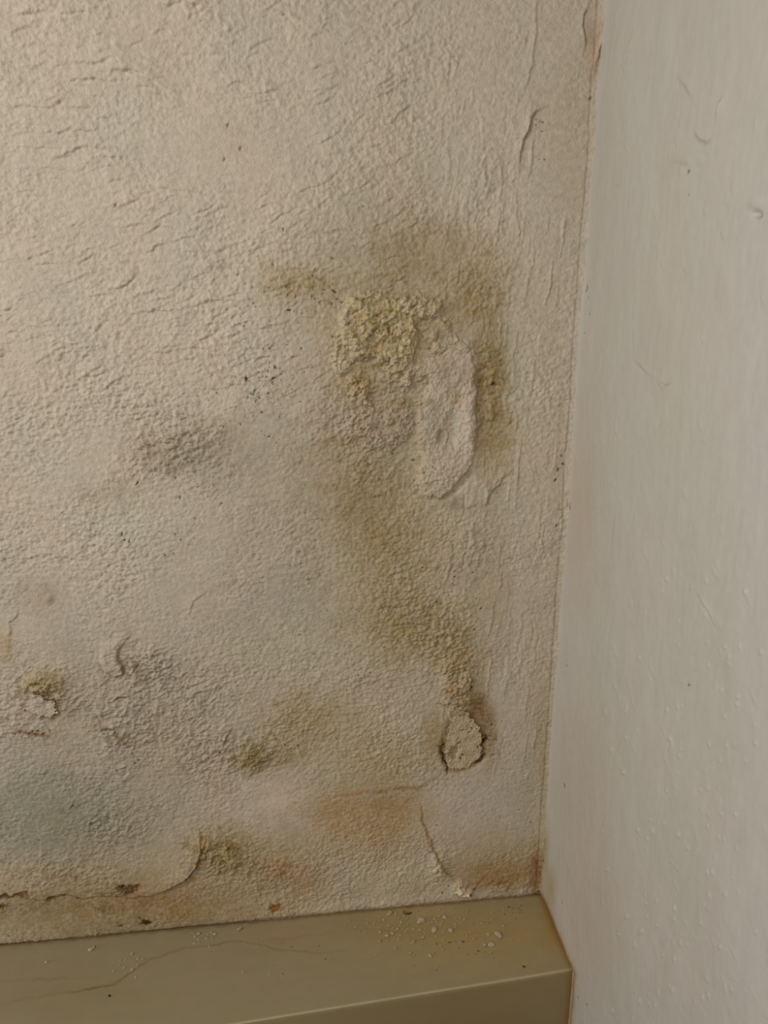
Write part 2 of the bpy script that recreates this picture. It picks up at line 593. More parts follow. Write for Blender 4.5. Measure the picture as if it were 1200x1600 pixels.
w_, d_, sd_, k_ = S.line([(655, 1255), (662, 1285), (668, 1315), (690, 1350), (705, 1372)], .002, .3)
S.mul((w_, np.exp(-(d_ / .0015) ** 2) * k_), (.78, .62, .42), .7)
# chalky pale and pinkish blooms
for a, t, st in (((560, 655, 70, 60, 3), PINK, .75), ((500, 540, 22, 40, 2), PINK, .8), ((660, 570, 34, 70, 2), (1.16, 1.13, 1.2), .9),
                 ((620, 1130, 50, 55, 2), PINK, .8), ((432, 1252, 62, 48, 3), (1.16, 1.12, 1.13), .95), ((350, 1250, 50, 60, 2), (1.07, 1.03, 1.03), .8),
                 ((560, 450, 30, 20, 2), PINK, .6), ((60, 1105, 45, 28, 1), (1.08, 1.05, 1.03), .7), ((700, 880, 30, 60, 2), (1.0, .97, 1.0), .7),
                 ((535, 885, 28, 34, 1.5), (1.05, 1.14, 1.16), .8), ((590, 595, 16, 28, 1), (1.18, 1.3, 1.45), .8), ((200, 1407, 80, 10, 1), (1.12, 1.10, 1.10), .8),
                 ((90, 1458, 130, 9, .5), (1.10, 1.08, 1.05), .8), ((330, 1425, 200, 12, .5), (1.05, 1.03, .98), .8), ((620, 1370, 90, 28, 2), (1.03, 1.08, 1.02), .8),
                 ((650, 1280, 22, 30, 1.5), (1.05, 1.12, 1.05), .6), ((300, 680, 60, 30, 3), (1.04, 1.03, 1.02), .5),
                 ((740, 1250, 70, 40, 1), (1.04, 1.05, 1.12), .8), ((360, 360, 120, 60, 3), (1.02, 1.0, .99), .6),
                 ((200, 820, 90, 60, 2), (1.0, 1.04, 1.02), .8), ((440, 1010, 130, 60, 3), (1.02, 1.04, .98), .8)):
    S.mul(S.blob(*a), t, st)

# --- rough, flaking zones: small raised scales over a mask
sc1, r1 = worley(U / .0046 + .4 * peel, V / .0042 + .4 * peel_b, 91)
sc2, r2 = worley(U / .0024, V / .0024, 95)
scale_f = np.clip(1 - sc1 * 1.15, 0, 1) ** .6
grain_f = np.clip(1 - sc2 * 1.2, 0, 1) ** .7


def rough(args, a1, a2, tint=None):
    w, m = S.blob(*args)
    a1, a2 = a1 * 1.35, a2 * 1.3
    m = m * np.clip(S.grain[w], .3, 1.4)
    S.h[w] += m * (a1 * (scale_f[w] * (.4 + r1[w])) + a2 * grain_f[w])
    cav = m * np.clip(1 - scale_f[w] * 1.6, 0, 1)
    if tint:
        S.mul((w, cav), tint)


OL_D = (.80, .72, .52)
GY_D = (.86, .82, .77)
for a, a1, a2, t in (((600, 540, 110, 110, 2), .0006, .0006, OL_D), ((560, 660, 90, 70, 3), .0010, .0006, GY_D), ((280, 690, 80, 50, 3), .0013, .0004, GY_D),
                     ((220, 740, 60, 40, 3), .0007, .0003, GY_D), ((230, 1040, 60, 40, 3), .0010, .0006, GY_D), ((190, 1130, 60, 60, 3), .0011, .0006, GY_D),
                     ((290, 1110, 90, 80, 3), .0007, .0005, GY_D), ((330, 1180, 60, 60, 3), .0008, .0005, GY_D), ((400, 1180, 50, 35, 2), .0010, .0008, OL_D),
                     ((450, 1130, 50, 50, 3), .0006, .0005, OL_D), ((640, 960, 90, 80, 3), .0006, .0008, OL_D), ((700, 1000, 50, 70, 2), .0008, .0008, OL_D),
                     ((715, 1070, 30, 50, 1), .0009, .0010, OL_D), ((620, 850, 100, 80, 3), .0004, .0005, None), ((600, 1150, 90, 90, 3), .0004, .0005, None),
                     ((765, 600, 24, 110, 1), .0007, .0007, OL_D), ((740, 450, 60, 60, 2), .0005, .0006, OL_D), ((180, 1290, 60, 40, 2), .0010, .0005, GY_D),
                     ((340, 1335, 70, 40, 2), .0012, .0006, OL_D), ((420, 1360, 90, 40, 3), .0006, .0005, OL_D), ((90, 1360, 120, 30, 2), .0007, .0004, GY_D),
                     ((70, 1075, 60, 40, 2), .0012, .0008, OL_D), ((600, 1330, 120, 60, 3), .0003, .0006, None), ((580, 740, 70, 40, 2), .0007, .0007, OL_D),
                     ((120, 1210, 120, 60, 3), .0004, .0003, None), ((470, 450, 60, 50, 2), .0005, .0005, OL_D), ((630, 330, 110, 60, 3), .0003, .0004, None),
                     ((730, 850, 50, 70, 2), .0004, .0006, None), ((30, 1130, 60, 40, 2), .0008, .0005, GY_D)):
    rough(a, a1, a2, t)
# worm-like wrinkles, crossing the rough zones
wr_n = 1 - np.abs(fbm(U / .007, V / .006, 101, 2)) * 5
wr_n = np.clip(wr_n, 0, 1)
for a, t in (((240, 1040, 70, 40, 2), .0012), ((200, 1140, 60, 50, 2), .0012), ((300, 1130, 90, 80, 3), .0007), ((560, 640, 90, 80, 2), .0010),
             ((700, 1040, 40, 70, 1), .0008), ((690, 970, 40, 50, 2), .0007), ((290, 690, 70, 40, 2), .0010), ((640, 330, 90, 50, 3), .0004),
             ((760, 560, 26, 60, 1), .0008), ((460, 1120, 50, 40, 2), .0007), ((340, 1330, 60, 40, 2), .0012), ((100, 1080, 100, 60, 2), .0007)):
    w, m = S.blob(*a)
    S.h[w] += t * m * wr_n[w]

# pores: pin-sized pits that hold dirt, over the whole damp half
pore = sstep(.52, .80, fbm(U / .0024, V / .0022, 141, 2)) * np.clip(amp, .2, 1)
dampz = .45 + .55 * sstep(.50, .25, V + .25 * (U + .3))
S.h -= .00030 * pore * dampz
S.c *= 1 - (pore * dampz)[..., None] * np.array([.17, .19, .24])

# --- individual scabs and lips, lower left
S.lip([(196, 1000), (184, 1012), (182, 1028), (190, 1038), (192, 1050), (180, 1056), (163, 1046), (157, 1030)], .0022, .007, .0008, -1, .2, (.62, .55, .46))
S.rise(S.poly([(160, 1004), (185, 1002), (184, 1030), (190, 1046), (170, 1050), (158, 1035)], .003, .3), .0016)
S.lip([(190, 1036), (203, 1030), (214, 1038), (206, 1050), (230, 1048), (262, 1042)], .0015, .004, .0007, -1, .3, (.7, .62, .5))
S.lip([(155, 1120), (162, 1135), (180, 1134), (190, 1150), (196, 1168)], .0022, .005, .0008, 1, .3, (.55, .47, .38))
S.lip([(128, 1142), (150, 1138), (160, 1130)], .0014, .004, .0007, -1, .2, (.7, .62, .52))
S.lip([(160, 1155), (175, 1156), (190, 1152), (200, 1162)], .0016, .004, .0007, -1, .3, (.65, .56, .46))
S.lip([(175, 1095), (185, 1085), (205, 1088)], .0014, .004, .0008, 1, .3, (.7, .6, .5))
S.lip([(185, 1200), (197, 1196), (203, 1206), (192, 1216), (186, 1208)], .0015, .003, .0006, 1, .2)
S.lip([(268, 1054), (280, 1058), (276, 1066), (264, 1064)], .0016, .003, .0006, 1, .2, (.7, .62, .52))
S.lip([(20, 1142), (45, 1150), (80, 1152), (96, 1146)], .0013, .005, .0008, -1, .5, (.58, .46, .36))
for k in range(9):
    S.dot((20 + k * 7 + 3 * math.sin(k * 5), 1146 + 4 * math.sin(k * 3)), .0013, (.66, .5, .4), .0010, k)
S.lip([(128, 1092), (110, 1108), (92, 1126)], .0020, .004, .0008, 1, .15, (.66, .58, .5))
S.lip([(345, 1170), (352, 1150), (362, 1135)], .0014, .004, .0007, 1, .2, (.75, .68, .6))
S.lip([(310, 1110), (328, 1118), (322, 1108)], .0010, .003, .0006, 1, .2)
S.lip([(108, 1262), (114, 1254), (122, 1262)], .0012, .003, .0006, 1, .1, (.7, .6, .5))
S.lip([(60, 1290), (66, 1320), (64, 1350), (70, 1395)], .0006, .005, .0007, 1, .2)
S.rise(S.blob(430, 1250, 50, 42, 3), .0008)

# --- the delaminated skin above the ledge: raised slab with a rolled, curling edge
w, m = S.poly([(-60, 1200), (250, 1230), (310, 1285), (312, 1330), (295, 1362), (262, 1385), (225, 1396), (150, 1392), (60, 1398), (-60, 1402)], .0035, .5)
S.h[w] += .0018 * m * sstep(.035, .0, V[w] - BW(100, 1395)[1])
S.lip([(312, 1300), (314, 1328), (308, 1348), (292, 1368), (262, 1386), (236, 1396), (205, 1402)], .0030, .006, .0009, -1, .15, (.66, .55, .40))
S.lip([(205, 1402), (170, 1396), (130, 1402), (96, 1396), (60, 1402), (20, 1398), (-20, 1402)], .0018, .004, .0009, -1, .6, (.70, .56, .40))
for p, r, ti in (((203, 1389), .0040, (.42, .28, .15)), ((190, 1384), .0020, (.55, .38, .22)), ((8, 1402), .0034, (.5, .34, .18)), ((38, 1395), .0028, (.5, .36, .2)),
                 ((100, 1400), .0018, (.35, .24, .14)), ((122, 1404), .0013, (.3, .2, .12)), ((80, 1405), .0022, (.6, .45, .3)), ((3, 1418), .002, (.4, .28, .15)),
                 ((228, 1436), .0022, (.16, .11, .08)), ((219, 1430), .0011, (.3, .22, .14)), ((191, 1441), .0014, (.4, .3, .2)), ((14, 1457), .0010, (.3, .24, .18)),
                 ((430, 1417), .0028, (.62, .40, .16)), ((156, 1455), .0010, (.2, .15, .1)), ((62, 1312), .0008, (.4, .3, .2)), ((145, 1286), .0018, (.66, .5, .38))):
    S.dot(p, r, ti, r * .45, .1)
S.lip([(222, 1428), (219, 1434), (228, 1439), (236, 1436)], .0016, .003, .0006, 1, .1)
S.lip([(140, 1418), (160, 1424), (182, 1416)], .0010, .004, .0006, -1, .4, (.7, .6, .45))
# smooth bead of filler along the foot of the wall, its underside leaving a dark joint
foot = BW(420, 1440)[1]
base_h = np.exp(-((V - .012) / .010) ** 2) * sstep(-.17, -.30, U) * .0035
S.h += base_h
S.h += .0012 * np.exp(-((V - .004) / .005) ** 2)

# shadow line under the bead, put into the pigment along the ledge joint
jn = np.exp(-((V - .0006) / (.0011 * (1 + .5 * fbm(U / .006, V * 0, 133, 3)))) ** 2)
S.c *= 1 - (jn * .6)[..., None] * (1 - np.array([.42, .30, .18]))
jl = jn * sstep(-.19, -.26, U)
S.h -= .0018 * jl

# --- the peeling edge at the bottom right
S.lip([(655, 1262), (664, 1300), (678, 1335), (690, 1358), (712, 1382)], .0009, .005, .0007, -1, .7, (.82, .70, .52))
w, m = S.blob(683, 1352, 15, 22, 1)
S.h[w] += m * (.002 * scale_f[w] + .0016 * grain_f[w])
S.mul((w, m), (1.12, 1.08, 1.05), .7)
w, m = S.blob(722, 1386, 22, 10, 1)
S.h[w] += m * (.0035 * scale_f[w] + .0018 * grain_f[w])
S.mul((w, m), (1.25, 1.3, 1.3), .8)
w, m = S.blob(780, 1380, 70, 9, 1)
S.h[w] += m * (.0015 * scale_f[w] + .0008 * grain_f[w])
S.mul((w, m), (1.1, 1.15, 1.2), .7)
for p, r in (((718, 1381), .0011), ((700, 1384), .0009), ((742, 1388), .001), ((733, 1392), .0014), ((712, 1394), .0012), ((690, 1395), .001), ((811, 1266), .0008),
             ((829, 1285), .0007), ((684, 1288), .0008), ((841, 1392), .0012), ((672, 1330), .0009), ((652, 1368), .0006), ((786, 1341), .0006)):
    S.dot(p, r, (.18, .13, .09), .0005, p[0])

# --- grey shadow crescents put into the pigment under the big blister, and folds beside it
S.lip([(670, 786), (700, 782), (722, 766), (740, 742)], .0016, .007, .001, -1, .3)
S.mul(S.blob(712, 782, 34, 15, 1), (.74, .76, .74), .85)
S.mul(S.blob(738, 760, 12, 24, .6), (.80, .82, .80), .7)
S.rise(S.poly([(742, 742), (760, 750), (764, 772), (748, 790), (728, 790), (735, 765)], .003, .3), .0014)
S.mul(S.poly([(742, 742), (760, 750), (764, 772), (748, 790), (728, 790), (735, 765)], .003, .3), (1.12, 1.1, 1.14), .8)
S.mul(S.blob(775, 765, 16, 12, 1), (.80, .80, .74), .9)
S.lip([(792, 738), (778, 752), (764, 776), (756, 792)], .0008, .005, .0008, -1, .8, (.85, .8, .72))
S.lip([(745, 800), (735, 830), (728, 870), (735, 900)], .0006, .004, .0007, 1, .4)
S.crack([(705, 1010), (708, 1040), (707, 1062)], .0004, .0006, (.6, .5, .36))
S.crack([(735, 1052), (733, 1068), (734, 1080)], .0006, .0008, (.25, .18, .1))

# cavity around the loose flake
cav = [(716, 1096), (738, 1114), (752, 1140), (760, 1158), (758, 1182), (742, 1199), (716, 1208), (695, 1204), (689, 1185), (688, 1160), (696, 1128)]
w, m = S.poly(cav, .0022, .3)
S.h[w] -= .0008 * m
S.mul((w, m), (.66, .54, .36), .9)
for q in ([(757, 1142), (756, 1156), (755, 1172)], [(757, 1176), (750, 1188), (738, 1199)], [(693, 1160), (690, 1180), (694, 1196), (700, 1208)]):
    S.crack(q, .0012, .0016, (.18, .12, .07), 1.1)
S.crack([(700, 1100), (690, 1098), (680, 1097)], .0004, .0004, (.5, .4, .3))
S.crack([(757, 1150), (764, 1149), (768, 1151)], .0006, .0006, (.35, .27, .2))
S.crack([(772, 1153), (778, 1157)], .0005, .0004, (.4, .3, .22))
S.crack([(697, 1165), (688, 1168), (684, 1163)], .0005, .0006, (.35, .27, .2))

# recess behind the shell-like flake, lower left
w, m = S.poly([(40, 1078), (75, 1080), (96, 1092), (96, 1112), (86, 1128), (60, 1122), (36, 1110)], .002, .2)
S.h[w] -= .0012 * m
S.mul((w, m), (.75, .66, .52), .8)

# --- mould specks: small black points over the damp half
for n, cx, cy, rx, ry, r in ((60, 410, 600, 60, 40, .00055), (34, 400, 650, 60, 40, .0005), (30, 500, 470, 60, 60, .0006), (16, 290, 760, 60, 30, .0006),
                             (12, 260, 850, 60, 30, .00055), (16, 735, 970, 22, 60, .0006), (10, 700, 860, 40, 60, .0005), (40, 560, 1000, 90, 80, .0005),
                             (10, 470, 880, 60, 50, .0005), (40, 400, 480, 80, 60, .0005), (12, 450, 560, 50, 40, .0005), (12, 770, 1160, 12, 40, .0005),
                             (14, 560, 1170, 80, 50, .0004), (14, 520, 1400, 100, 20, .0005), (14, 210, 1190, 40, 30, .0006), (14, 320, 1180, 40, 30, .0006),
                             (10, 440, 1160, 30, 20, .0006), (9, 775, 600, 14, 30, .0005), (10, 540, 330, 80, 50, .0004), (40, 420, 620, 230, 160, .0004),
                             (40, 640, 980, 140, 200, .0004), (14, 640, 740, 40, 40, .0005)):
    S.dots(None, n, cx, cy, rx, ry, r, (.2, .15, .1), n + cx, .0003)
for p, r in (((386, 592), .0011), ((421, 682), .0009), ((443, 360), .0009), ((521, 402), .001), ((523, 455), .0012), ((275, 747), .0009), ((280, 777), .0010),
             ((195, 845), .0010), ((190, 837), .0009), ((257, 868), .0009), ((215, 755), .0011), ((711, 900), .0008), ((872, 733), .0012), ((880, 725), .0010),
             ((869, 749), .0011), ((869, 821), .0011), ((878, 712), .001), ((769, 598), .0012), ((782, 563), .0008), ((466, 1166), .0009), ((446, 1164), .0007),
             ((752, 949), .0009), ((741, 983), .001), ((735, 1070), .001), ((800, 873), .0014)):
    S.dot(p, r, (.16, .12, .09) if p[0] != 800 else (.7, .6, .48), .0005, p[1])

# --- meeting the right wall: a wavering bead of paint
d0 = -U
S.h += .0012 * np.exp(-np.clip(d0, 0, 9) / .0022) * (1 + .5 * fbm(U * 0, V / .02, 121, 3))
seam = fbm(V / .05 + 40, V * 0, 122, 3) * .0012 + .0045
S.h -= .00045 * np.exp(-((d0 - seam) / .0006) ** 2)
S.c *= (1 - .10 * np.exp(-((d0 - seam) / .0012) ** 2))[..., None]

# ================================================================ RIGHT WALL
as_ = np.concatenate([[-.03, -.004], np.arange(.0, .32, .0009), np.arange(.325, .9, .006)])
rz = np.concatenate([[-.14, -.12], np.arange(-.10, .69, .0009), np.arange(.694, .98, .006)])
R = Sheet(as_, rz, RW, 9)
R.c *= np.array([.515, .485, .42])
A_, Z_ = R.U, R.V
R.h += .0012 * fbm(A_ / .09, Z_ / .12, 201, 3) + .00035 * fbm(A_ / .016, Z_ / .03, 202, 3)
R.h += .00007 * fbm(A_ / .0035, Z_ / .012, 203, 3)
angr = math.pi / 2 + .2 * fbm(A_ / .06, Z_ / .06, 204, 2) + .5 * sstep(.35, .0, Z_) * sstep(.03, .15, A_)
R.h += .000020 * blur(R.flow(angr, 31, 9, 1.2), 1) + .00003 * fbm(A_ / .004, Z_ / .006, 207, 3)
R.c *= 1 + fbm(A_ / .05, Z_ / .09, 205, 4)[..., None] * np.array([.03, .0, .02])
R.c *= 1 + fbm(A_ / .02, Z_ / .03, 206, 3)[..., None] * .02
for a, t in (((905, 60, 30, 90, 1), (1.02, .97, .90)), ((1050, 500, 40, 300, 2), (1.0, 1.0, .97)), ((1180, 700, 60, 500, 2), (1.03, 1.03, 1.08)),
             ((905, 800, 30, 160, 1), (1.0, .94, .88)), ((900, 1250, 70, 190, 2), (.97, .92, .86)), ((925, 1450, 60, 120, 2), (.97, .91, .85)), ((930, 250, 60, 330, 2), (.95, .93, .92)), ((910, 750, 50, 300, 1), (.96, .94, .91)), ((1180, 1450, 90, 250, 2), (1.03, 1.03, 1.07))):  # warm streaks, plus light falloff from corner outward put into the pigment
    R.mul(R.blob(*a), t)
for n in range(150):                        # pimples, denser towards the lower right
    p = (rng.uniform(940, 1210), rng.uniform(880, 1600))
    w, m = R.blob(p[0], p[1], rng.uniform(1.5, 3.2), rng.uniform(2.5, 7), .1)
    R.h[w] += m * rng.uniform(.0004, .0011)
for n in range(26):                        # long raised drags of the brush
    p = (rng.uniform(930, 1190), rng.uniform(850, 1560))
    L_ = rng.uniform(8, 26)
    R.lip([p, (p[0] + L_ * .25, p[1] + L_ * .5), (p[0] + L_ * .45, p[1] + L_)], .0004, .0016, .0006, 1, .2)
R.lip([(1132, 155), (1125, 165), (1122, 180)], .0009, .003, .0007, 1, .1, (.85, .82, .78))
for n in range(46):                        # scattered nicks and drips, mostly high up
    p = (rng.uniform(945, 1195), rng.uniform(20, 1000))
    L_, t_ = rng.uniform(4, 12), rng.uniform(-1.2, 1.2)
    R.lip([p, (p[0] + L_ * math.sin(t_) * .6, p[1] + L_ * math.cos(t_)), (p[0] + L_ * math.sin(t_ + .5), p[1] + 2 * L_ * math.cos(t_))], rng.uniform(.0002, .0005), .0018, .0006, 1, .4)
for n in range(26):
    q = [(1050, 1150), (1090, 260), (1080, 200)][n % 3]
    p = (q[0] + rng.randn() * 30, (160, 250, 205)[n % 3] + rng.randn() * 22)
    w, m = R.blob(p[0], p[1], rng.uniform(3, 8), rng.uniform(3, 8), .6)
    R.h[w] += m * rng.uniform(-.0004, .0006)
R.lip([(988, 60), (980, 75), (975, 93)], .0006, .003, .0006, 1, .1, (.9, .86, .8))
R.lip([(1088, 202), (1095, 215), (1108, 220), (1113, 212)], .0007, .003, .0008, 1, .1, (.85, .82, .78))
R.lip([(1060, 120), (1075, 135), (1083, 150)], .0005, .003, .0008, 1, .1, (.93, .9, .88))
R.lip([(1050, 254), (1066, 258), (1078, 264)], .0005, .003, .0008, -1, .2, (.88, .85, .8))
R.lip([(990, 560), (1005, 575), (1016, 585)], .0006, .003, .0008, 1, .1)
R.lip([(1090, 928), (1108, 955), (1122, 982)], .0009, .002, .0007, 1, .1)
R.lip([(1035, 600), (1043, 604), (1052, 602)], .0005, .002, .0006, -1, .1, (.8, .78, .72))
R.crack([(960, 800), (957, 825), (955, 850)], .0004, .0003, (.7, .68, .62), .1)
w, m = R.blob(1183, 336, 9, 7, .2)
R.h[w] -= .0022 * m
w, m = R.blob(1180, 318, 16, 12, .3)
R.h[w] += .0010 * m
R.mul(R.blob(1184, 338, 7, 4, .1), (.62, .60, .56))
R.mul(R.blob(1120, 900, 60, 300, 2), (.98, 1.0, .99))
for p, r in (((1080, 267), .0010), ((917, 448), .0011), ((916, 452), .0007), ((919, 464), .0007), ((921, 490), .0008), ((891, 793), .0012), ((892, 787), .0006), ((914, 520), .0007),
             ((886, 1040), .0010), ((886, 1030), .0006), ((881, 1227), .0016), ((878, 1410), .0010), ((1074, 1068), .0009), ((903, 1558), .0009), ((917, 1571), .001),
             ((850, 1344), .0008), ((1080, 303), .0007), ((967, 289), .0005), ((1030, 313), .0006)):
    R.dot(p, r, (.16, .13, .10), .0004, 1.57)
# paint bead of the corner on this side, and the rusty tide line along the ledge
R.h += .0012 * np.exp(-np.clip(A_, 0, 9) / .003) * (1 + .5 * fbm(A_ * 0, Z_ / .03, 221, 3))
for a, t, st in (((850, 1310, 8, 80, .4), (.82, .70, .50), .9), ((860, 1390, 12, 40, .6), (.78, .66, .44), .8)):
    R.mul(R.blob(*a), t, st)
P_ = np.array([(.0, .055), (.0, .002), (.080, .001), (.0805, -.12)])
w = R.win(P_, .02)
d_, _, _ = R.dist(P_, w, .15)
n_ = 1 + .5 * fbm(A_[w] / .006, Z_[w] / .006, 223, 3)
R.mul((w, np.exp(-(d_ / (.0022 * n_)) ** 2)), (.62, .44, .22), .9)
R.mul((w, np.exp(-(d_ / .0075) ** 2)), (.90, .84, .72), .8)
R.h[w] += .0006 * np.exp(-(d_ / .0012) ** 2)

# ================================================================ build the shell
def build_back():
    nj, ni = S.h.shape
    P = np.stack([S.U, -S.h, S.V], -1).reshape(-1, 3)
    F = grid_faces(nj, ni)
    P2, F2, ex = close_back(P, nj, ni, np.array([0, .12, 0]))
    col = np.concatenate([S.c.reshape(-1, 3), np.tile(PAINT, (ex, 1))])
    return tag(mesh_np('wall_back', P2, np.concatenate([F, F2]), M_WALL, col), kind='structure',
               label='damp rough off-white plastered wall with stains and salt blooms')


def build_right():
    nj, ni = R.h.shape
    P = np.stack([-R.h, -R.U, R.V], -1).reshape(-1, 3)
    F = grid_faces(nj, ni)
    P2, F2, ex = close_back(P, nj, ni, np.array([.12, 0, 0]))
    col = np.concatenate([R.c.reshape(-1, 3), np.tile([.5, .48, .42], (ex, 1))])
    return tag(mesh_np('wall_right', P2, np.concatenate([F, F2]), M_RIGHT, col), kind='structure',
               label='smooth grey-white painted wall right of the corner')


wall = build_back()
rwall = build_right()


# ---------------------------------------------------------------- ledge (boxed skirting)
FR = LT(893, 1515)
FL = LT(370, 1600)
slope = (FL[1] - FR[1]) / (FL[0] - FR[0])


def front(x):                               # distance of the ledge's front edge from the wall
    return FR[1] + slope * (x - FR[0])


lx = np.concatenate([np.arange(-.86, -.50, .006), np.arange(-.50, .0045, .0009)])
lt = np.concatenate([[-.03], np.arange(-.004, 1.0, .0095)])     # 0..1 from the wall to the edge
T = Sheet(lx, np.linspace(-.02, .125, 170), LT, 15)


def ledge_col(T):
    T.c *= np.array([.35, .285, .165])
    T.mul(T.blob(740, 1460, 220, 80, 2), (1.22, 1.06, .74), .9)
    T.mul(T.blob(600, 1440, 120, 40, 2), (1.0, .90, .78), .7)
    T.mul(T.blob(870, 1440, 30, 60, 1), (.98, .80, .52), .8)
    T.mul(T.blob(450, 1460, 90, 30, 2), (1.10, .96, .88), .8)
    T.mul(T.blob(660, 1425, 90, 16, 2), (1.12, 1.14, 1.22), .7)
    T.mul(T.blob(120, 1560, 150, 60, 2), (.92, .90, .86), .8)
    T.mul(T.blob(300, 1530, 120, 50, 2), (1.0, 1.0, .98), .6)
    T.c *= 1 + fbm(T.U / .03, T.V / .012, 301, 3)[..., None] * .03
    for px, wd, st in (([(-10, 1570), (60, 1558), (120, 1548), (180, 1540), (230, 1500), (280, 1484), (330, 1476), (380, 1470), (430, 1482), (500, 1489), (560, 1486)], .0007, .6),
                       ([(105, 1551), (140, 1545), (172, 1540), (190, 1530), (215, 1515)], .0006, .8), ([(400, 1470), (450, 1466), (520, 1456)], .0006, .35),
                       ([(540, 1452), (620, 1454), (700, 1460)], .0006, .3), ([(-10, 1535), (60, 1530), (160, 1526)], .0006, .3)):
        T.crack(px, wd, .0001, (.62, .46, .28), .6, st)
    # grime along the joint with the wall, and rust at the right-hand end
    n = 1 + .6 * fbm(T.U / .008, T.V / .004, 303, 3)
    m = np.exp(-(np.clip(T.V - .001, 0, 9) / (.0022 * n)) ** 2)
    T.c *= 1 - (m * .75)[..., None] * (1 - np.array([.50, .34, .17]))
    m = np.exp(-(np.clip(-T.U, 0, 9) / .004) ** 2)
    T.c *= 1 - (m * .8)[..., None] * (1 - np.array([.78, .52, .24]))
    for a in ((345, 1418, 10, 4), (250, 1434, 60, 3), (430, 1420, 18, 5), (595, 1408, 8, 5), (690, 1398, 40, 4), (840, 1396, 14, 5)):
        T.mul(T.blob(*a, .5), (.62, .45, .26), .8)
    # drag marks left by a wet cloth
    T.c *= 1 + (perlin(T.U / .06, T.V / .0016, 305) * .02)[..., None]


ledge_col(T)
PROF = []                                   # (offset inwards from the edge, height) of the bevel and front face
for k in range(9):
    a = k / 8 * math.pi / 2
    PROF.append((.0011 * (1 - math.sin(a)), -.0011 * (1 - math.cos(a))))
n_top = len(lt)
down = np.concatenate([np.linspace(-.004, -.13, 60)])
rows = []
cols = []
fr = front(lx) + .0005 * fbm(lx / .12, lx * 0, 311, 2)
hump = .0003 * fbm(lx / .10, lx * 0, 312, 2)
for t in lt:
    yy = -.03 + 0 * lx if t == lt[0] else t * (fr - .0012)
    zz = hump + .00012 * fbm(lx / .05, yy / .03, 313, 3)
    rows.append(np.stack([lx, -yy, zz], -1))
    _, c = T.sample(lx, yy)
    cols.append(c)
edge_c = T.sample(lx, fr - .002)[1]
chip = 1 + .06 * fbm(lx / .004, lx * 0, 321, 3)  # breaks up the painted highlight along the edge
for (off, z) in PROF:
    rows.append(np.stack([lx, -(fr - off), hump + z], -1))
    glint = max(0, 1 - abs(z + .0004) / .0011)  # bright highlight line of the bevel, painted into its colour
    cols.append(edge_c * (1 + .40 * glint * chip[:, None]))  # chip is only noise that breaks up the painted highlight
fc = np.array([.34, .25, .12])
for z in down:
    rows.append(np.stack([lx, -fr - .0002 * fbm(lx / .08, z / .05 + 0 * lx, 331, 2), hump * 0 + z], -1))
    m = np.exp(-((.0 - lx) / .0028) ** 2)[:, None]
    base = fc * (1 + .03 * fbm(lx / .05, z / .03 + 0 * lx, 333, 3))[:, None]
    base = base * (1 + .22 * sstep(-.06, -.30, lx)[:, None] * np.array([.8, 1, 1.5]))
    cols.append(base * (1 - m * .85) + m * .85 * base * np.array([.95, .55, .25]))
rows.append(rows[-1] * np.array([1, 0, 1]) + np.array([0, .03, 0]))
cols.append(cols[-1])
LP = np.stack(rows)
LC = np.stack(cols)
nj, ni = LP.shape[:2]
Fl = grid_faces(nj, ni, True)
# end caps (thin fans as quads between matching top and bottom points)
ledge = mesh_np('baseboard_back', LP.reshape(-1, 3), Fl, M_LEDGE, LC.reshape(-1, 3))
tag(ledge, kind='structure', label='cream painted boxed ledge along the foot of the stained wall')

# floor under it
fm = plain_mat('worn_floor_screed', (.30, .26, .21), .7, .2, 30)
fv = np.array([(-.86, -1.6, -.13), (.0, -1.6, -.13), (.0, -.05, -.13), (-.86, -.05, -.13),
               (-.86, -1.6, -.16), (.0, -1.6, -.16), (.0, -.05, -.16), (-.86, -.05, -.16)], float)
tag(mesh_np('floor', fv, [(0, 1, 2, 3), (7, 6, 5, 4), (0, 4, 5, 1), (1, 5, 6, 2), (2, 6, 7, 3), (3, 7, 4, 0)], fm, smooth=False), kind='structure')


# ================================================================ salt crusts and skins on the wall
def patch(name, px, fn, step=.00042, soft=.0055, warp=1.3, mat=M_SALT, tint=None, sink=.0006, parent=None, seed=0):
    """relief of its own grown over the wall inside an outline"""
    P = np.array([BW(*p) for p in px])
    us = np.arange(P[:, 0].min() - .007, P[:, 0].max() + .007, step)
    vs = np.arange(max(P[:, 1].min() - .007, .0005), P[:, 1].max() + .007, step)
    Q = Sheet(us, vs, BW, 3)
    w, m = Q.poly(px, soft, warp)
    M = np.zeros(Q.U.shape)
    M[w] = m
    M = M * np.clip(.62 + .9 * fbm(Q.U / .0045, Q.V / .0045, 380 + seed, 3) + .75 * sstep(.55, 1, M), 0, 1)
    h0, c0 = S.sample(Q.U, Q.V)
    Q.c = c0.copy()
    Q.h = h0 + fn(Q, M, seed) * sstep(0, .5, M) - sink * (1 - sstep(0, .35, M)) + .00005
    if tint is not None:
        tint(Q, M)
    nj, ni = Q.h.shape
    F = grid_faces(nj, ni)
    keep = (M.ravel()[F].max(1) > .02)
    F = F[keep]
    # keep the vertices in use and close the sheet at the back, inside the plaster
    use = np.unique(F)
    inv = np.full(nj * ni, -1)
    inv[use] = np.arange(len(use))
    V0 = np.stack([Q.U, -Q.h, Q.V], -1).reshape(-1, 3)[use]
    F = inv[F]
    cen = V0.mean(0)
    cen[1] = 0
    o = mesh_np(name, V0 - cen, F, mat, Q.c.reshape(-1, 3)[use], parent)
    o.location = cen
    return o


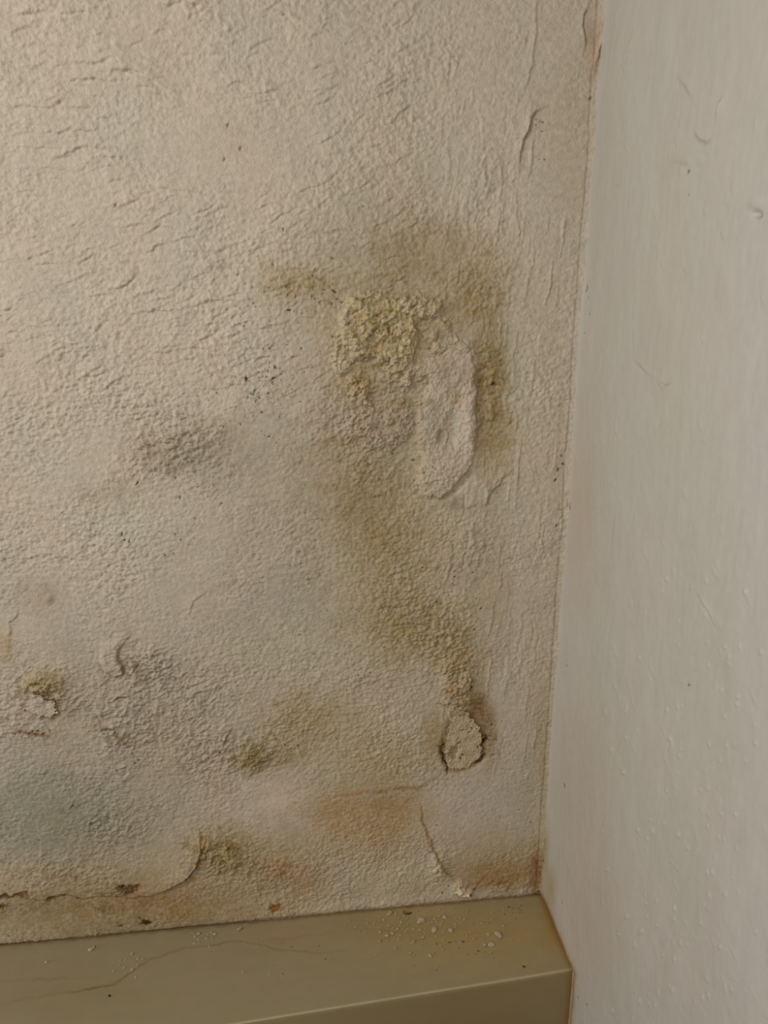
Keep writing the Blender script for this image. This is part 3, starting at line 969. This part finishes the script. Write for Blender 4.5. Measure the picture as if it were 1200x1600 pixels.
def popcorn(big=.0055, a1=.0034, a2=.0016, base=.0008, gap=.0):
    def f(Q, M, sd):
        x, y = Q.U, Q.V
        wx = x + .0016 * fbm(x / .006, y / .006, 400 + sd, 2)
        wy = y + .0016 * fbm(x / .006, y / .006, 401 + sd, 2)
        d, r = worley(wx / big, wy / big, 410 + sd)
        l1 = np.sqrt(np.clip(1 - (d * 1.25) ** 2, 0, 1)) * (.35 + .75 * r)
        d2, r2_ = worley(wx / (big * .45), wy / (big * .45), 420 + sd)
        l2 = np.sqrt(np.clip(1 - (d2 * 1.25) ** 2, 0, 1)) * (.4 + .6 * r2_)
        g = sstep(-.5, .25 + gap, fbm(x / .013, y / .013, 430 + sd, 3))
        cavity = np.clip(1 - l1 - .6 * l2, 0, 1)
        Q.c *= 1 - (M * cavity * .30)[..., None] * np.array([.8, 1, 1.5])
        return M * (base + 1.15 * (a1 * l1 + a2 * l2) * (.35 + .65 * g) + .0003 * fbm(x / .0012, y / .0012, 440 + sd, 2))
    return f


def tinter(t, st=.8):
    def f(Q, M):
        Q.c *= 1 + (M * st)[..., None] * (np.array(t) - 1)
    return f


CR = [
    ('salt_crust', 'large crumbly yellowish salt crust in the middle of the stained wall', 'salt crust',
     [(528, 488), (545, 462), (585, 448), (620, 452), (660, 462), (690, 478), (680, 496), (650, 505), (648, 540), (655, 580), (640, 605), (610, 600),
      (600, 575), (575, 560), (548, 572), (520, 590), (514, 566), (528, 540), (524, 515)], popcorn(.0050, .0030, .0020), (1.33, 1.37, 1.40)),
    ('salt_crust', 'small orange-tinged salt crust just under the largest crust', 'salt crust',
     [(540, 590), (560, 585), (578, 596), (582, 618), (576, 634), (560, 622), (546, 606)], popcorn(.0042, .0030, .0016), (1.18, 1.20, 1.16)),
    ('salt_crust', 'whitish lumpy salt crust along the top of the tall pale blister', 'salt crust',
     [(662, 510), (684, 494), (702, 500), (704, 520), (730, 536), (744, 548), (738, 566), (700, 560), (682, 590), (664, 606), (648, 596), (652, 566), (668, 540)],
     popcorn(.0055, .0018, .0010, .0008), (1.06, 1.06, 1.08)),
    ('salt_crust', 'greyish crumbly salt patch between the yellow crust and tall blister base', 'salt crust',
     [(540, 650), (580, 640), (630, 622), (645, 650), (640, 690), (600, 705), (560, 700), (535, 680)], popcorn(.0042, .0014, .0010, .0002), (1.05, 1.03, 1.06)),
    ('salt_crust', 'small yellow salt crust above the curled flake at lower left', 'salt crust',
     [(42, 1062), (55, 1050), (78, 1050), (98, 1062), (104, 1078), (92, 1090), (70, 1084), (48, 1078)], popcorn(.0042, .0022, .0016), (1.06, 1.06, 1.12)),
    ('salt_crust', 'small olive salt crust above the smooth pale patch near the bottom', 'salt crust',
     [(372, 1180), (384, 1164), (404, 1158), (424, 1170), (424, 1186), (400, 1198), (378, 1198)], popcorn(.0038, .0016, .0012, .0002), (.98, .94, .84)),
    ('salt_crust', 'khaki salt crust in the rough column above the loose flake', 'salt crust',
     [(690, 1030), (712, 1020), (738, 1036), (736, 1066), (734, 1104), (726, 1122), (704, 1124), (694, 1100), (690, 1070)], popcorn(.0036, .0013, .0011, .0001), (.98, .97, .98)),
    ('salt_crust', 'ochre salt crust beside the curled edge just above the ledge', 'salt crust',
     [(318, 1320), (334, 1304), (356, 1310), (372, 1330), (366, 1356), (340, 1366), (322, 1350)], popcorn(.0046, .0020, .0012, .0002), (1.04, 1.04, 1.08)),
    ('salt_crust', 'tiny white salt crust on the ledge joint near the corner', 'salt crust',
     [(706, 1390), (714, 1380), (730, 1380), (740, 1388), (736, 1396), (716, 1397)], popcorn(.0034, .0022, .0012, .0006), (1.3, 1.3, 1.3)),
]
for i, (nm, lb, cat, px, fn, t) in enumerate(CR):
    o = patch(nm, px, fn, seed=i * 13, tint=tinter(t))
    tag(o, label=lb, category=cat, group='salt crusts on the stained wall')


# tall smooth blister of lifted skim
def blister(Q, M, sd):
    x, y = Q.U, Q.V

    def b(cx, cy, rx, ry, hard=0.):
        o = np.zeros(x.shape)
        w, m = Q.blob(cx, cy, rx, ry, .35, hard)
        o[w] = m
        return o
    hh = .0022 * M
    hh += .0022 * b(668, 660, 22, 46) + .0022 * b(730, 660, 12, 50) + .0030 * b(690, 735, 44, 32) + .0012 * b(705, 585, 35, 30)
    hh -= .0026 * b(705, 668, 12, 36) + .0034 * b(687, 682, 8, 13)
    hh += .0008 * fbm(x / .008, y / .008, 501, 3) + .00045 * fbm(x / .0022, y / .0022, 502, 3)
    k = b(700, 670, 60, 110)
    Q.c *= 1 + (M * .9)[..., None] * (np.array([1.10, 1.10, 1.16]) - 1)
    for (a, t) in (((708, 668, 10, 34), (.92, 1.0, 1.0)), ((688, 682, 6, 11), (.62, .54, .36)), ((700, 580, 34, 40), (.85, .83, .83)), ((650, 700, 8, 60), (.95, .88, .78)),
                   ((708, 620, 18, 14), (.86, .80, .66))):
        Q.c *= 1 + b(*a)[..., None] * (np.array(t) - 1)
    return hh


o = patch('lifted_plaster_skin', [(664, 560), (700, 548), (738, 552), (744, 590), (742, 640), (744, 690), (738, 724), (722, 745), (704, 766), (688, 782),
                                  (664, 778), (652, 760), (654, 710), (648, 670), (652, 630), (668, 600)],
          blister, soft=.0034, warp=.8, mat=M_WALL, sink=.0008, parent=wall)
o['label'] = 'tall pale blister of lifted plaster skin'


# ---------------------------------------------------------------- loose flakes still hanging on the wall
def flake(name, px, cup, thick, stand, colour, detail, parent, seed, holes=()):
    """a chip with a ragged rim, real thickness, standing a little off the wall"""
    P = np.array([BW(*p) for p in px])
    us = np.arange(P[:, 0].min() - .004, P[:, 0].max() + .004, .0004)
    vs = np.arange(P[:, 1].min() - .004, P[:, 1].max() + .004, .0004)
    Q = Sheet(us, vs, BW, 3)
    d = np.full(Q.U.shape, .02)
    x, y = Q.U, Q.V
    Q.wu = .0042 * fbm(x / .0055, y / .0055, 600 + seed, 4, .75)
    Q.wv = .0042 * fbm(x / .0055, y / .0055, 601 + seed, 4, .75)
    dd, _ = Q.dist(P, one, .8, True)
    ins = dd < 0
    rim = np.clip(-dd / .003, 0, 1)
    relief = cup * (1 - rim) ** 2 + detail * (.5 * fbm(x / .006, y / .006, 610 + seed, 3) + .35 * fbm(x / .0016, y / .0016, 612 + seed, 3))
    top = stand + relief + thick * np.sqrt(np.clip(rim * 2, 0, 1))
    h0, c0 = S.sample(x, y)
    ref = blur(h0, 6)
    c = np.ones(x.shape + (3,)) * np.array(colour)
    c *= 1 + fbm(x / .005, y / .005, 620 + seed, 4, .7)[..., None] * np.array([.10, .13, .20])
    Q.c = c
    Q.h = ref + top
    for (hx, hy, r, t) in holes:
        Q.dot((hx, hy), r, t, r * .8, hx)
    nj, ni = x.shape
    F = grid_faces(nj, ni)
    F = F[ins.ravel()[F].all(1)]
    use = np.unique(F)
    inv = np.full(nj * ni, -1)
    inv[use] = np.arange(len(use))
    F = inv[F]
    V0 = np.stack([x, -Q.h, y], -1).reshape(-1, 3)[use]
    Vb = V0 + np.array([0, thick + stand * .8, 0])
    n = len(V0)
    E = np.concatenate([F[:, [0, 1]], F[:, [1, 2]], F[:, [2, 3]], F[:, [3, 0]]])
    key = set(map(tuple, E.tolist()))
    B = np.array([e for e in E.tolist() if (e[1], e[0]) not in key])
    side = np.stack([B[:, 1], B[:, 0], B[:, 0] + n, B[:, 1] + n], -1)
    Vv = np.concatenate([V0, Vb])
    Ff = np.concatenate([F, F[:, ::-1] + n, side])
    cc = Q.c.reshape(-1, 3)[use]
    cen = V0.mean(0)
    o = mesh_np(name, Vv - cen, Ff, M_WALL, np.concatenate([cc, cc * np.array([.7, .58, .42])]), parent)
    o.location = cen
    return o


fl1 = flake('peeling_plaster_flake', [(712, 1098), (728, 1108), (738, 1122), (746, 1132), (752, 1150), (754, 1166), (752, 1180), (738, 1190), (728, 1198), (712, 1200), (698, 1198),
                                      (695, 1180), (695, 1160), (700, 1140), (704, 1120)],
            .0009, .0008, .0007, (.53, .41, .26), .0011, wall, 1,
            ((721, 1107, .0009, (.3, .2, .1)), (717, 1115, .0006, (.3, .2, .1)), (737, 1136, .0011, (.4, .3, .18)), (732, 1143, .0010, (.35, .25, .15)), (735, 1126, .0008, (.5, .38, .25)),
             (722, 1178, .0011, (.2, .14, .1)), (719, 1184, .0009, (.25, .18, .12)), (705, 1166, .0009, (.5, .36, .22)), (717, 1160, .0013, (.6, .48, .32)), (746, 1166, .0010, (.6, .48, .34)),
             (708, 1175, .0030, (.86, .80, .80)), (722, 1140, .0012, (.7, .55, .4)), (706, 1116, .0012, (.45, .34, .2)), (704, 1128, .0010, (.4, .3, .2))))
fl1['label'] = 'pale loose plaster flake with dark cracks around its rim'
fl2 = flake('curled_paint_flake', [(40, 1088), (56, 1082), (70, 1086), (82, 1094), (90, 1104), (90, 1114), (82, 1122), (66, 1118), (48, 1112), (34, 1104)],
            .0014, .0009, .0006, (.57, .47, .355), .0009, wall, 2, ((74, 1124, .0009, (.4, .3, .2)), (84, 1119, .0008, (.4, .3, .2))))
fl2['label'] = 'curled pale paint flake below the yellow salt'


# ================================================================ crumbs lying on the ledge
def hull_stone(name, r, flat, seed, mat, n=3, elong=1.0):
    """an irregular chip: displaced quad sphere, flattened, resting on z = 0"""
    rg = np.random.RandomState(seed)
    k = 5 if n == 3 else 3
    V_, F_ = [], []
    idx = {}
    for ax in range(3):
        for sg in (-1, 1):
            for i in range(k):
                for j in range(k):
                    q = []
                    for (a, b) in ((i, j), (i + 1, j), (i + 1, j + 1), (i, j + 1)):
                        p = [0, 0, 0]
                        p[ax] = sg * k
                        p[(ax + 1) % 3] = 2 * a - k
                        p[(ax + 2) % 3] = 2 * b - k
                        p = tuple(p)
                        if p not in idx:
                            idx[p] = len(V_)
                            V_.append(p)
                        q.append(idx[p])
                    F_.append(q if sg > 0 else q[::-1])
    V_ = np.array(V_, float)
    V_ /= np.linalg.norm(V_, axis=1)[:, None]
    f = 1.0
    for o_ in range(9):
        ax = rg.randn(3) * np.array([1, 1, .6])
        ax /= np.linalg.norm(ax)
        V_ = V_ - ax * np.clip(V_ @ ax - rg.uniform(.35, .8), 0, 9)[:, None]
    f = f + .04 * np.sin(V_ @ rg.randn(3) * 4 + 1) + .03 * np.sin(V_ @ rg.randn(3) * 7)
    V_ = V_ * f[:, None] * np.array([r * elong, r, r * flat])
    V_[:, 2] -= V_[:, 2].min()
    return mesh_np(name, V_, F_, mat, smooth=False)


M_CR = plain_mat('pale_plaster_crumb', (.47, .39, .26), .9, .12, 900)
M_CRY = plain_mat('yellowed_plaster_crumb', (.42, .34, .19), .9, .15, 900)
M_DK = plain_mat('dark_grit', (.06, .04, .025), .9, .2, 900)
M_BR = plain_mat('brown_paint_curl', (.13, .085, .045), .7, .3, 600)
top_z = .0002
protos = {}


def place(kind, name, px, py, r, rot, seed, mat, flat, lab, group, cat, elong=1.0):
    key = (kind, seed)
    if key not in protos:
        o = hull_stone(name, 1.0, flat, seed + 1000, mat, 3, elong)
        protos[key] = o
    else:
        o = protos[key].copy()
        C.objects.link(o)
    x, d = LT(px, py)
    hz = np.interp(x, lx, hump)
    o.location = (x, -d, hz - .00003)
    o.scale = (r, r, r)
    o.rotation_euler = (0, 0, rot)
    tag(o, label=lab, category=cat)
    if group:
        o['group'] = group
    return o


rc = np.random.RandomState(12)
done = []


def scatter(n, cx, cy, sx, sy, rmin, rmax, kind, name, mat, flat, lab, group, cat, lim=None):
    k = 0
    tries = 0
    while k < n and tries < 4000:
        tries += 1
        px, py = cx + rc.randn() * sx, cy + rc.randn() * sy
        if lim and not (lim[0] < px < lim[2] and lim[1] < py < lim[3]):
            continue
        x, d = LT(px, py)
        r = rmin + (rmax - rmin) * rc.rand() ** 2.2
        if d < .006 + r or d > front(x) - .004 or x > -.004:
            continue
        if any(math.hypot(x - a, d - b) < (r + c) * 1.15 for a, b, c in done):
            continue
        done.append((x, d, r))
        place(kind, name, px, py, r, rc.rand() * 6.28, int(rc.randint(6)), mat, flat, lab, group, cat)
        k += 1


# the ones that can be told apart
def single(name, px, py, r, rot, seed, mat, flat, lab, cat, elong=1.0):
    x, d = LT(px, py)
    done.append((x, d, r * max(1, elong)))
    place(lab, name, px, py, r, rot, seed, mat, flat, lab, None, cat, elong)


single('plaster_flake', 781, 1463, .0034, 1.9, 3, M_CR, .30, 'largest pale plaster flake on the ledge, lying nearest the corner', 'flake', 1.7)
single('plaster_flake', 769, 1476, .0026, .2, 4, M_CR, .30, 'flat pale flake just in front of the largest flake on the ledge', 'flake', 1.5)
single('plaster_flake', 757, 1478, .0018, .8, 5, M_CR, .40, 'small pale flake left of the flat one near the corner', 'flake', 1.3)
single('plaster_crumb', 374, 1453, .0022, .3, 6, M_CRY, .5, 'lone yellowish crumb on the ledge left of the orange stain', 'crumb', 1.2)
single('plaster_crumb', 380, 1520, .0013, .3, 7, M_CR, .5, 'lone pale crumb on the open middle of the ledge', 'crumb')
single('grit_speck', 171, 1556, .0013, .3, 8, M_DK, .5, 'lone black speck near the front of the ledge at far left', 'speck')
single('grit_speck', 819, 1511, .0012, 1.3, 9, M_DK, .5, 'dark speck closest to the front edge near the corner', 'speck')
single('plaster_crumb', 142, 1484, .0022, 1.0, 10, M_CR, .4, 'elongated pale crumb at far left close to the wall', 'crumb', 1.9)
single('plaster_crumb', 72, 1504, .0013, 0, 11, M_CR, .5, 'leftmost pale crumb on the ledge', 'crumb')
single('plaster_crumb', 645, 1473, .0024, .2, 12, M_CRY, .4, 'yellowish crumb at the front of the crumb scatter', 'crumb', 1.4)
single('plaster_flake', 658, 1440, .0036, .1, 13, M_CR, .25, 'flat pale flake behind the yellowish crumb in the scatter', 'flake', 1.5)
single('plaster_flake', 608, 1428, .0026, .5, 14, M_CRY, .35, 'yellowish flake left of the curled brown paint chip', 'flake', 1.3)
single('plaster_flake', 678, 1452, .0028, 1.2, 15, M_CR, .35, 'pale angular flake at the centre of the crumb scatter', 'flake', 1.4)


def curl():                                 # a curled chip of brown paint standing on the ledge
    x, d = LT(637, 1425)
    done.append((x, d, .004))
    n = 14
    V_ = []
    for layer in (0, 1):
        for k in range(n):
            a = math.radians(160 + 170 * k / (n - 1))
            rr = .0036 - layer * .0006
            wd = .0022 * math.sin(math.pi * (k + .7) / (n + .4)) ** .5
            for zz in (0, wd):
                V_.append((rr * math.cos(a) * 1.1, rr * math.sin(a) * .8, zz))
    V_ = np.array(V_)
    F_ = []
    for layer in (0, 1):
        o_ = layer * 2 * n
        for k in range(n - 1):
            q = [o_ + 2 * k, o_ + 2 * k + 2, o_ + 2 * k + 3, o_ + 2 * k + 1]
            F_.append(q if layer == 0 else q[::-1])
    for k in range(n - 1):
        F_.append([2 * k + 1, 2 * k + 3, 2 * n + 2 * k + 3, 2 * n + 2 * k + 1])
        F_.append([2 * k, 2 * n + 2 * k, 2 * n + 2 * k + 2, 2 * k + 2])
    for k in (0, n - 1):
        F_.append([2 * k, 2 * k + 1, 2 * n + 2 * k + 1, 2 * n + 2 * k])
    o = mesh_np('paint_curl', V_, F_, M_BR, smooth=False)
    o.location = (x, -d, np.interp(x, lx, hump) - .0001)
    tag(o, label='curled dark brown paint chip on the ledge below the orange stain', category='paint chip')


curl()
scatter(26, 672, 1444, 30, 18, .0012, .0030, 'cr', 'plaster_flake', M_CR, .35, 'pale plaster crumb in the broad scatter below the peeling edge',
        'pale crumbs in the broad scatter', 'crumb', (560, 1404, 800, 1500))
scatter(110, 670, 1440, 60, 24, .0005, .0015, 'cs', 'plaster_crumb', M_CR, .6, 'fine pale crumb in the broad scatter below the peeling edge',
        'fine crumbs in the broad scatter', 'crumb', (500, 1404, 830, 1500))
scatter(18, 650, 1430, 60, 18, .0006, .0020, 'cy', 'plaster_crumb', M_CRY, .5, 'yellowed crumb in the broad scatter below the peeling edge',
        'yellowed crumbs in the broad scatter', 'crumb', (480, 1404, 830, 1500))
scatter(16, 318, 1456, 12, 11, .0010, .0026, 'cr', 'plaster_flake', M_CR, .35, 'pale crumb in the small pile by the wall, left of the orange stain',
        'pale crumbs in the pile by the wall', 'crumb', (290, 1436, 346, 1480))
scatter(16, 200, 1508, 14, 10, .0007, .0018, 'cr', 'plaster_flake', M_CR, .35, 'pale crumb in the loose cluster at the left of the ledge',
        'pale crumbs in the left cluster', 'crumb', (170, 1488, 236, 1530))
scatter(26, 720, 1490, 60, 20, .0003, .0008, 'dk', 'grit_speck', M_DK, .6, 'tiny dark grit speck on the ledge in front of the crumb scatter',
        'dark grit specks near the corner', 'speck', (560, 1455, 860, 1540))
scatter(10, 812, 1424, 14, 8, .0004, .0009, 'dk', 'grit_speck', M_DK, .6, 'tiny dark grit speck at the back of the ledge beside the corner',
        'dark grit specks in the corner', 'speck', (780, 1404, 840, 1446))
scatter(12, 480, 1480, 50, 24, .0003, .0008, 'dk', 'grit_speck', M_DK, .6, 'tiny dark grit speck on the open middle of the ledge',
        'dark grit specks on the middle', 'speck', (400, 1440, 560, 1540))
scatter(20, 300, 1490, 120, 22, .0003, .0007, 'cs', 'plaster_crumb', M_CR, .6, 'fine pale crumb strewn on the left half of the ledge',
        'fine crumbs on the left half', 'crumb', (20, 1450, 500, 1580))
